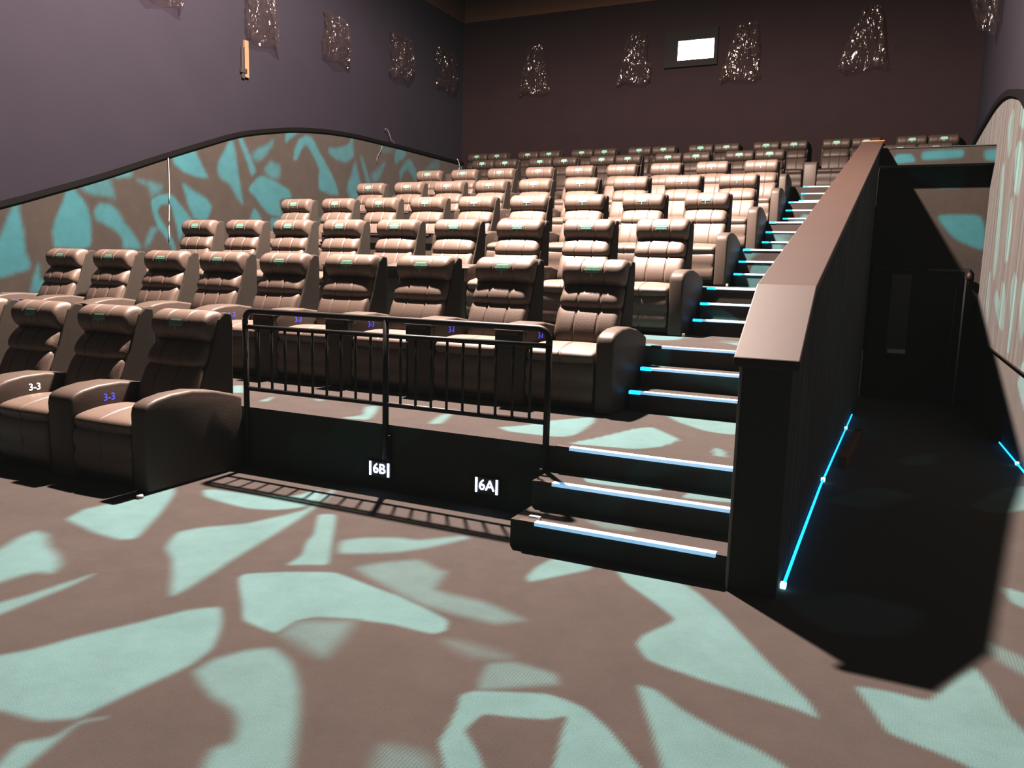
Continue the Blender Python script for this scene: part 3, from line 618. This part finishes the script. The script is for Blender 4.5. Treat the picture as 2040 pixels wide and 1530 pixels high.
BACK = {}
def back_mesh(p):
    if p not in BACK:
        m2 = mesh[p].copy(); m2.materials.clear(); m2.materials.append(M['leather_dimmed'] if p not in ('back_shell', 'seat_base') else M['shell']); BACK[p] = m2
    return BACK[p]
def make_seat(label, left_arm, right_arm, tray, group, hot=0):
    t = thing('recliner_seat', label, 'cinema seat', (0, 0, 0), 0, group)
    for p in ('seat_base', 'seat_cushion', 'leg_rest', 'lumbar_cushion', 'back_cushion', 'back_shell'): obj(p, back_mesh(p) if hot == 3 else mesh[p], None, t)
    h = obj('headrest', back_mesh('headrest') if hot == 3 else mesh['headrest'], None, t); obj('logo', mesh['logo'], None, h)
    if left_arm:
        a = obj('armrest', mesh['arm_wide' if left_arm == 'wide' else 'arm_end_left'], None, t)
        obj('control_plate', mesh['control_plate'], None, a)
        g = mesh['control_digits']
        if hot: g = g.copy(); g.materials.clear(); g.materials.append(M['hot' if hot == 1 else 'digit'])
        obj('control_digits', g, None, a)
        if tray and left_arm == 'wide':
            c_ = obj('tray_console', mesh['tray_console'], None, t); obj('tray_lid', mesh['tray_lid'], None, c_)
    if right_arm: obj('armrest', mesh['arm_end'], None, t)
    return t
PROTO = {}
def seat(x, k, label, left, right, tray, group, hot=False):
    key = (left, right, tray, hot)
    y = (tier_y(k) if k else NOSE1 - PITCH_Y) + SEAT_DY
    loc = (x, y, tier_z(k))
    if key not in PROTO:
        t = make_seat(label, left, right, tray, group, hot); t.location = loc; PROTO[key] = t
        return t
    return dup(PROTO[key], loc, label, group)
X0, PX = -1.6547, .8304
ROWN = ['front floor row', 'first raised row', 'second raised row', 'third raised row', 'fourth raised row', 'fifth raised row']
# row on the flat floor, right end stops short for the wheelchair places
for i in range(3, 7):
    lab = ['rightmost', 'second from right', 'third from right', 'leftmost'][i - 3]
    nm = 'dark leather recliner seat, %s in the front row on the flat floor' % lab
    seat(X0 - i * PX, 0, nm, 'wide', i == 3, False, 'recliners in the front floor row', hot=1 if i == 4 else 0)
for k in range(1, 6):
    for i in range(9):
        j = 8 - i
        pos = 'rightmost' if i == 0 else 'leftmost' if i == 8 else ORD[j].strip() + ' from left'
        nm = 'brown leather recliner seat, %s in the %s' % (pos, ROWN[k])
        seat(X0 - i * PX, k, nm, 'end' if i == 8 else 'wide', i == 0, True, 'recliners in the ' + ROWN[k], 2 if k > 1 else 0)
# two back rows of paired seats
P2, GAP = .5739, .852
for k, xs, rown in ((6, -8.1062, 'second row from the back'), (7, -9.3457, 'last row against the back wall')):
    js = [0, 1, 2, 3, 4, 6] if k == 6 else list(range(8))
    idx = 0
    for j in js:
        for s in (0, 1):
            x = xs + (P2 + GAP) * j + s * P2
            if k == 6 and j == 6:
                nm = 'brown recliner of the pair above the corridor bulkhead, %s one' % ('left' if s == 0 else 'right'); grp = 'recliners above the corridor'
            else:
                nm = 'dim brown recliner seat, %s in the %s' % ((ORD[idx].strip() + ' from left') if idx else 'leftmost', rown); grp = 'recliners in the ' + rown
            last = s == 1 and (j == 4 and k == 6 or j == js[-1])
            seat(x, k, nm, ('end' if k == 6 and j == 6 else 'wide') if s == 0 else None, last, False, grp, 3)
            idx += 1

# ------------------------------------------------------------------ guard rail in front of the first raised row
gy, gx0, gx1, gxm = .905, -3.655, -1.238, -2.42
gr = thing('guard_rail', 'black metal guard rail with thin balusters before the first raised row', 'railing', (gxm, gy, 0))
def rel(x, z, y=0): return (x - gxm, y, z)
R_ = .021; top = 1.188
def corner(x, sgn, r=.07):
    return [rel(x + sgn * r * (1 - math.cos(a)), top - r + r * math.sin(a)) for a in [PI / 2 * i / 5 for i in range(6)]]
pts = [rel(gx0, 1.06)] + corner(gx0, 1) + corner(gx1, -1)[::-1] + [rel(gx1, 1.06)]
obj('top_rail', tube(pts, R_, 10), M['blackmetal'], gr)
obj('mid_rail', tube([rel(gx0, 1.07), rel(gx1, 1.085)], .017, 8), M['blackmetal'], gr)
obj('bottom_rail', tube([rel(gx0, .615), rel(gx1, .615)], .017, 8), M['blackmetal'], gr)
for x, z0 in ((gx0, .004), (gxm, .235), (gx1, .314)):
    p = obj('post', tube([rel(x, z0), rel(x, 1.09 if x != gxm else top)], R_, 10), M['blackmetal'], gr)
    obj('base_plate', disc(x - gxm, 0, z0, z0 + .012, .038) if x != gxm else box(-.03, .03, .0, .036, .22, .40, .004), M['blackmetal'], p)
for a, b_ in ((gx0, gxm), (gxm, gx1)):
    for i in range(1, 10):
        x = a + (b_ - a) * i / 10
        obj('baluster', tube([rel(x, .615), rel(x, 1.075)], .010, 6), M['blackmetal'], gr)

# lit place numbers low on the riser
for x, txt, lab in ((-2.482, '6B', 'small glowing white sign reading 6B low on the dark riser'), (-1.65, '6A', 'small glowing white sign reading 6A low on the dark riser')):
    s = thing('seat_number_sign', lab, 'sign', (x, NOSE1, .152), 0, 'glowing place numbers on the riser')
    obj('sign_box', box(-.095, .095, -.022, -.001, -.06, .055, .004), M['plastic'], s)
    me = text_mesh(txt, .098, .002)
    me.transform(Matrix.Translation((0, -.0255, 0)) @ Matrix.Rotation(PI / 2, 4, 'X'))
    obj('lettering', me, M['sign'], s)
    bb = bmesh.new()
    for sx in (-.074, .074): box(sx - .006, sx + .006, -.028, -.0225, -.048, .048, bm=bb)
    obj('bar_marks', bb, M['sign'], s)

# ------------------------------------------------------------------ cyan light lines on the corridor floor
def led_line(pts, label, joints=()):
    t = thing('floor_light_line', label, 'light strip', pts[0])
    o = Vector(pts[0])
    P = [tuple(Vector(p) - o) for p in pts]
    obj('light_tube', tube(P, .0085, 8), M['led'], t)
    for j in joints: obj('joint_clip', box(P[j][0] - .014, P[j][0] + .014, P[j][1] - .02, P[j][1] + .02, P[j][2] - .012, P[j][2] + .016, .004), M['led_joint'], t)
    return t
def onr(x, y): return (x, y, float(ramp_z(np.array([y]))[0]) + .022)
led_line([onr(.245, .47), onr(.243, 1.2), onr(.243, 2.0), onr(.243, 2.6), onr(.243, 2.85), onr(.243, 3.9), onr(.243, 6.0), onr(.243, 7.4)], 'cyan light line along the floor at the foot of the sloping half wall', (0, 4, 6))
led_line([onr(XR - .02, 3.2), onr(XR - .02, 4.1), onr(XR - .02, 4.75), onr(XR - .02, 5.3), onr(XR - .02, 6.1)], 'cyan light line along the floor at the foot of the right wall', (2,))

# offcut of timber leaning on the half wall
pl = thing('timber_beam', 'brown timber beam lying on the corridor floor along the half wall', 'timber', (.335, 3.55, float(ramp_z(np.array([3.55]))[0]) + .003), math.radians(-1.6))
pl.rotation_euler[0] = math.atan(RAMP_S)
obj('beam', box(-.035, .035, 0, 1.75, 0, .095, .005), M['timber'], pl)
obj('end_block', box(-.03, .045, 1.76, 1.85, 0, .125, .005), M['wood'], pl)

# small white bits
def bit(name, label, loc, w, d_, h, mat='white'):
    t = tag(obj(name, box(-w / 2, w / 2, -d_ / 2, d_ / 2, 0, h, min(w, d_, h) * .25), M[mat], None, loc), label, 'small part')
    return t
bit('light_connector', 'white connector block on the lit edge of the lowest step', (-1.09, .43, .155), .07, .03, .022)
bit('wall_clip', 'tiny white clip beside the arm of the second raised row', (-1.19, 4.12, tier_z(2)), .03, .02, .035)
bit('wall_clip', 'tiny white clip beside the arm of the third raised row', (-1.19, 6.15, tier_z(3)), .03, .02, .035)
b = smooth(disc(0, 0, 0, .022, .024))
tag(obj('glide_cap', b, M['white'], None, (-3.70, -.02, 0)), 'white plastic cap on floor by the rightmost front row seat', 'cap')

# ------------------------------------------------------------------ on the walls
def film(seed, w_top, w_bot, h, depth, lean=0.0):
    """crumpled plastic sleeve, back against y = 0, facing -y, hanging from z = 0 down"""
    rg = random.Random(seed); nu, nv = 40, 20; b = bmesh.new(); rows = []
    ph = [rg.uniform(0, 6.28) for _ in range(8)]
    for j in range(nv + 1):
        t = j / nv; wv = (w_top + (w_bot - w_top) * t ** .8) / 2
        dv = depth * math.sin(PI * min(1, .08 + t * .75)) ** .7
        row = []
        for i in range(nu):
            a = 2 * PI * i / nu
            c, s = math.cos(a), math.sin(a)
            cr = .022 * math.sin(5 * a + ph[0] + 4 * t) + .018 * math.sin(9 * a - ph[1] + 9 * t) + .014 * math.sin(15 * t + 3 * a + ph[2]) + rg.uniform(-.02, .02)
            x = (wv + cr) * c + lean * t + .03 * math.sin(6 * t + ph[3])
            y = -dv / 2 - (dv / 2 + cr * .7) * s * .95 - .02
            z = -h * t + .04 * math.sin(3 * a + ph[4]) * t + rg.uniform(-.012, .012)
            row.append(b.verts.new((x, min(-.006, y), z)))
        rows.append(row)
    for A, B in zip(rows, rows[1:]):
        for i in range(nu): b.faces.new((A[i], A[(i + 1) % nu], B[(i + 1) % nu], B[i]))
    b.faces.new(rows[0][::-1])
    bmesh.ops.triangulate(b, faces=list(b.faces)); bmesh.ops.recalc_face_normals(b, faces=list(b.faces))
    return b
def bag(seed, loc, rotz, w0, w1, h, dep, lean, label):
    t = tag(obj('plastic_bag', film(seed, w0, w1, h, dep, lean), M['bag'], None, loc, rotz), label, 'plastic bag', 'clear plastic bags on the walls')
    return t
LR = math.radians(90)        # on the left wall, facing +x
for s, (y, ztop, h, w0, w1, dp, lean, lab) in enumerate((
        (5.75, 6.4, .97, .5, .75, .35, .02, 'plastic bag on left wall cut off by the top of the photo'),
        (7.85, 6.45, 1.08, .55, .72, .35, .06, 'plastic bag on left wall just above the wooden batten'),
        (9.95, 6.44, .90, .62, .80, .35, .05, 'plastic bag third along the left wall from the photo edge'),
        (12.35, 6.67, .95, .80, .70, .35, -.15, 'plastic bag fourth along the left wall, flared at upper right'),
        (14.25, 6.80, .92, .95, .85, .3, .1, 'plastic bag on left wall nearest the back corner'))):
    bag(s, (XL - .03, y, ztop), LR, w0, w1, h, dp, lean, 'crumpled clear ' + lab)
for s, (x, ztop, h, w0, w1, lean, lab) in enumerate((
        (-7.88, 6.98, 1.15, .30, .80, .02, 'leftmost plastic bag on the back wall'),
        (-5.28, 7.0, 1.1, .32, .78, -.08, 'plastic bag on the back wall left of the bright window'),
        (-2.83, 7.0, 1.2, .30, .85, -.08, 'plastic bag on the back wall right of the bright window'),
        (-.36, 7.08, 1.25, .22, .95, -.06, 'rightmost plastic bag on the back wall'))):
    bag(20 + s, (x, YB, ztop), 0, w0, w1, h, .35, lean, 'crumpled clear ' + lab)
bag(40, (XR + .01, 12.0, 6.75), -LR, .85, .85, 1.15, .42, 0, 'crumpled clear plastic bag at top of the right wall by the corner')

bt = thing('wall_batten', 'short pale wooden batten fixed upright on the left wall', 'batten', (XL - .03, 7.56, 4.72))
obj('board', box(0, .05, -.005, .085, 0, .62, .004), M['wood'], bt)
obj('bracket', box(.0, .045, -.07, -.006, -.03, .50, .01), M['plastic'], bt)
obj('clamp', box(.0, .06, -.10, .03, .06, .14, .01), M['plastic'], bt)
def cable(name, pts, r, label, mat='white'):
    o = Vector(pts[0]); P = [Vector(p) - o for p in pts]
    return tag(obj(name, tube(P, r, 6), M[mat], None, tuple(o)), label, 'cable')
cable('hanging_wire', [(XL + .02, 5.83 + .012 * math.sin(t * 5) - .02 * t, 3.17 - 1.34 * t) for t in [i / 12 for i in range(13)]], .008, 'thin white wire hanging down the carpeted left wall')
cable('loose_wire', [(XL + .04 + .03 * math.sin(t * 4), 11.75 + .42 * t, 4.52 - .30 * t + .05 * math.sin(t * 9)) for t in [i / 14 for i in range(15)]], .006, 'curled pale wire end at the top of the left dado', 'edge')
cable('loose_wire', [(XL + .04, 11.55 + .10 * math.cos(t * 3.5), 4.15 - .38 * t) for t in [i / 14 for i in range(15)]], .005, 'faint looped wire on the left carpet below the curled end', 'edge')
cable('loose_wire', [(XL + .05, 15.0 + .12 * math.sin(t * 3.0), 4.30 - .34 * t) for t in [i / 12 for i in range(13)]], .012, 'short curved white wire beside the back left corner', 'white')

# ------------------------------------------------------------------ light, world, camera
ld = bpy.data.lights.new('work_light', 'SPOT'); ld.energy = 15800; ld.color = (1, .85, .76); ld.shadow_soft_size = .15
ld.spot_size = math.radians(179); ld.spot_blend = .3
lo = bpy.data.objects.new('work_light', ld); C.objects.link(lo); lo.location = LAMP
wd = bpy.data.worlds.new('hall_fill'); bpy.context.scene.world = wd; wd.use_nodes = True
wd.node_tree.nodes['Background'].inputs[0].default_value = (.92, 1.0, .93, 1); wd.node_tree.nodes['Background'].inputs[1].default_value = .030  # added ambient fill, enters through the front side left open
cam = bpy.data.cameras.new('camera'); co = bpy.data.objects.new('camera', cam); C.objects.link(co)
cam.sensor_width = 36; cam.lens = 36 * CAMF / 2040; cam.clip_start = .05; cam.clip_end = 100
yw, pt, rl = CAMR
fwd = Vector((-math.sin(yw) * math.cos(pt), math.cos(yw) * math.cos(pt), math.sin(pt))); rt = Vector((math.cos(yw), math.sin(yw), 0)); up = rt.cross(fwd)
r2 = math.cos(rl) * rt + math.sin(rl) * up; u2 = -math.sin(rl) * rt + math.cos(rl) * up
co.matrix_world = Matrix(((r2.x, u2.x, -fwd.x, CAML[0]), (r2.y, u2.y, -fwd.y, CAML[1]), (r2.z, u2.z, -fwd.z, CAML[2]), (0, 0, 0, 1)))
bpy.context.scene.camera = co
bpy.context.scene.view_settings.view_transform = 'Standard'
bpy.context.scene.view_settings.look = 'None'
bpy.context.scene.view_settings.look = 'High Contrast'
bpy.context.scene.cycles.diffuse_bounces = 2
bpy.context.scene.cycles.transparent_max_bounces = 16
vs = bpy.context.scene.view_settings
vs.use_curve_mapping = True
vs.curve_mapping.black_level = (-.0095, -.0100, -.0092)
vs.curve_mapping.update()
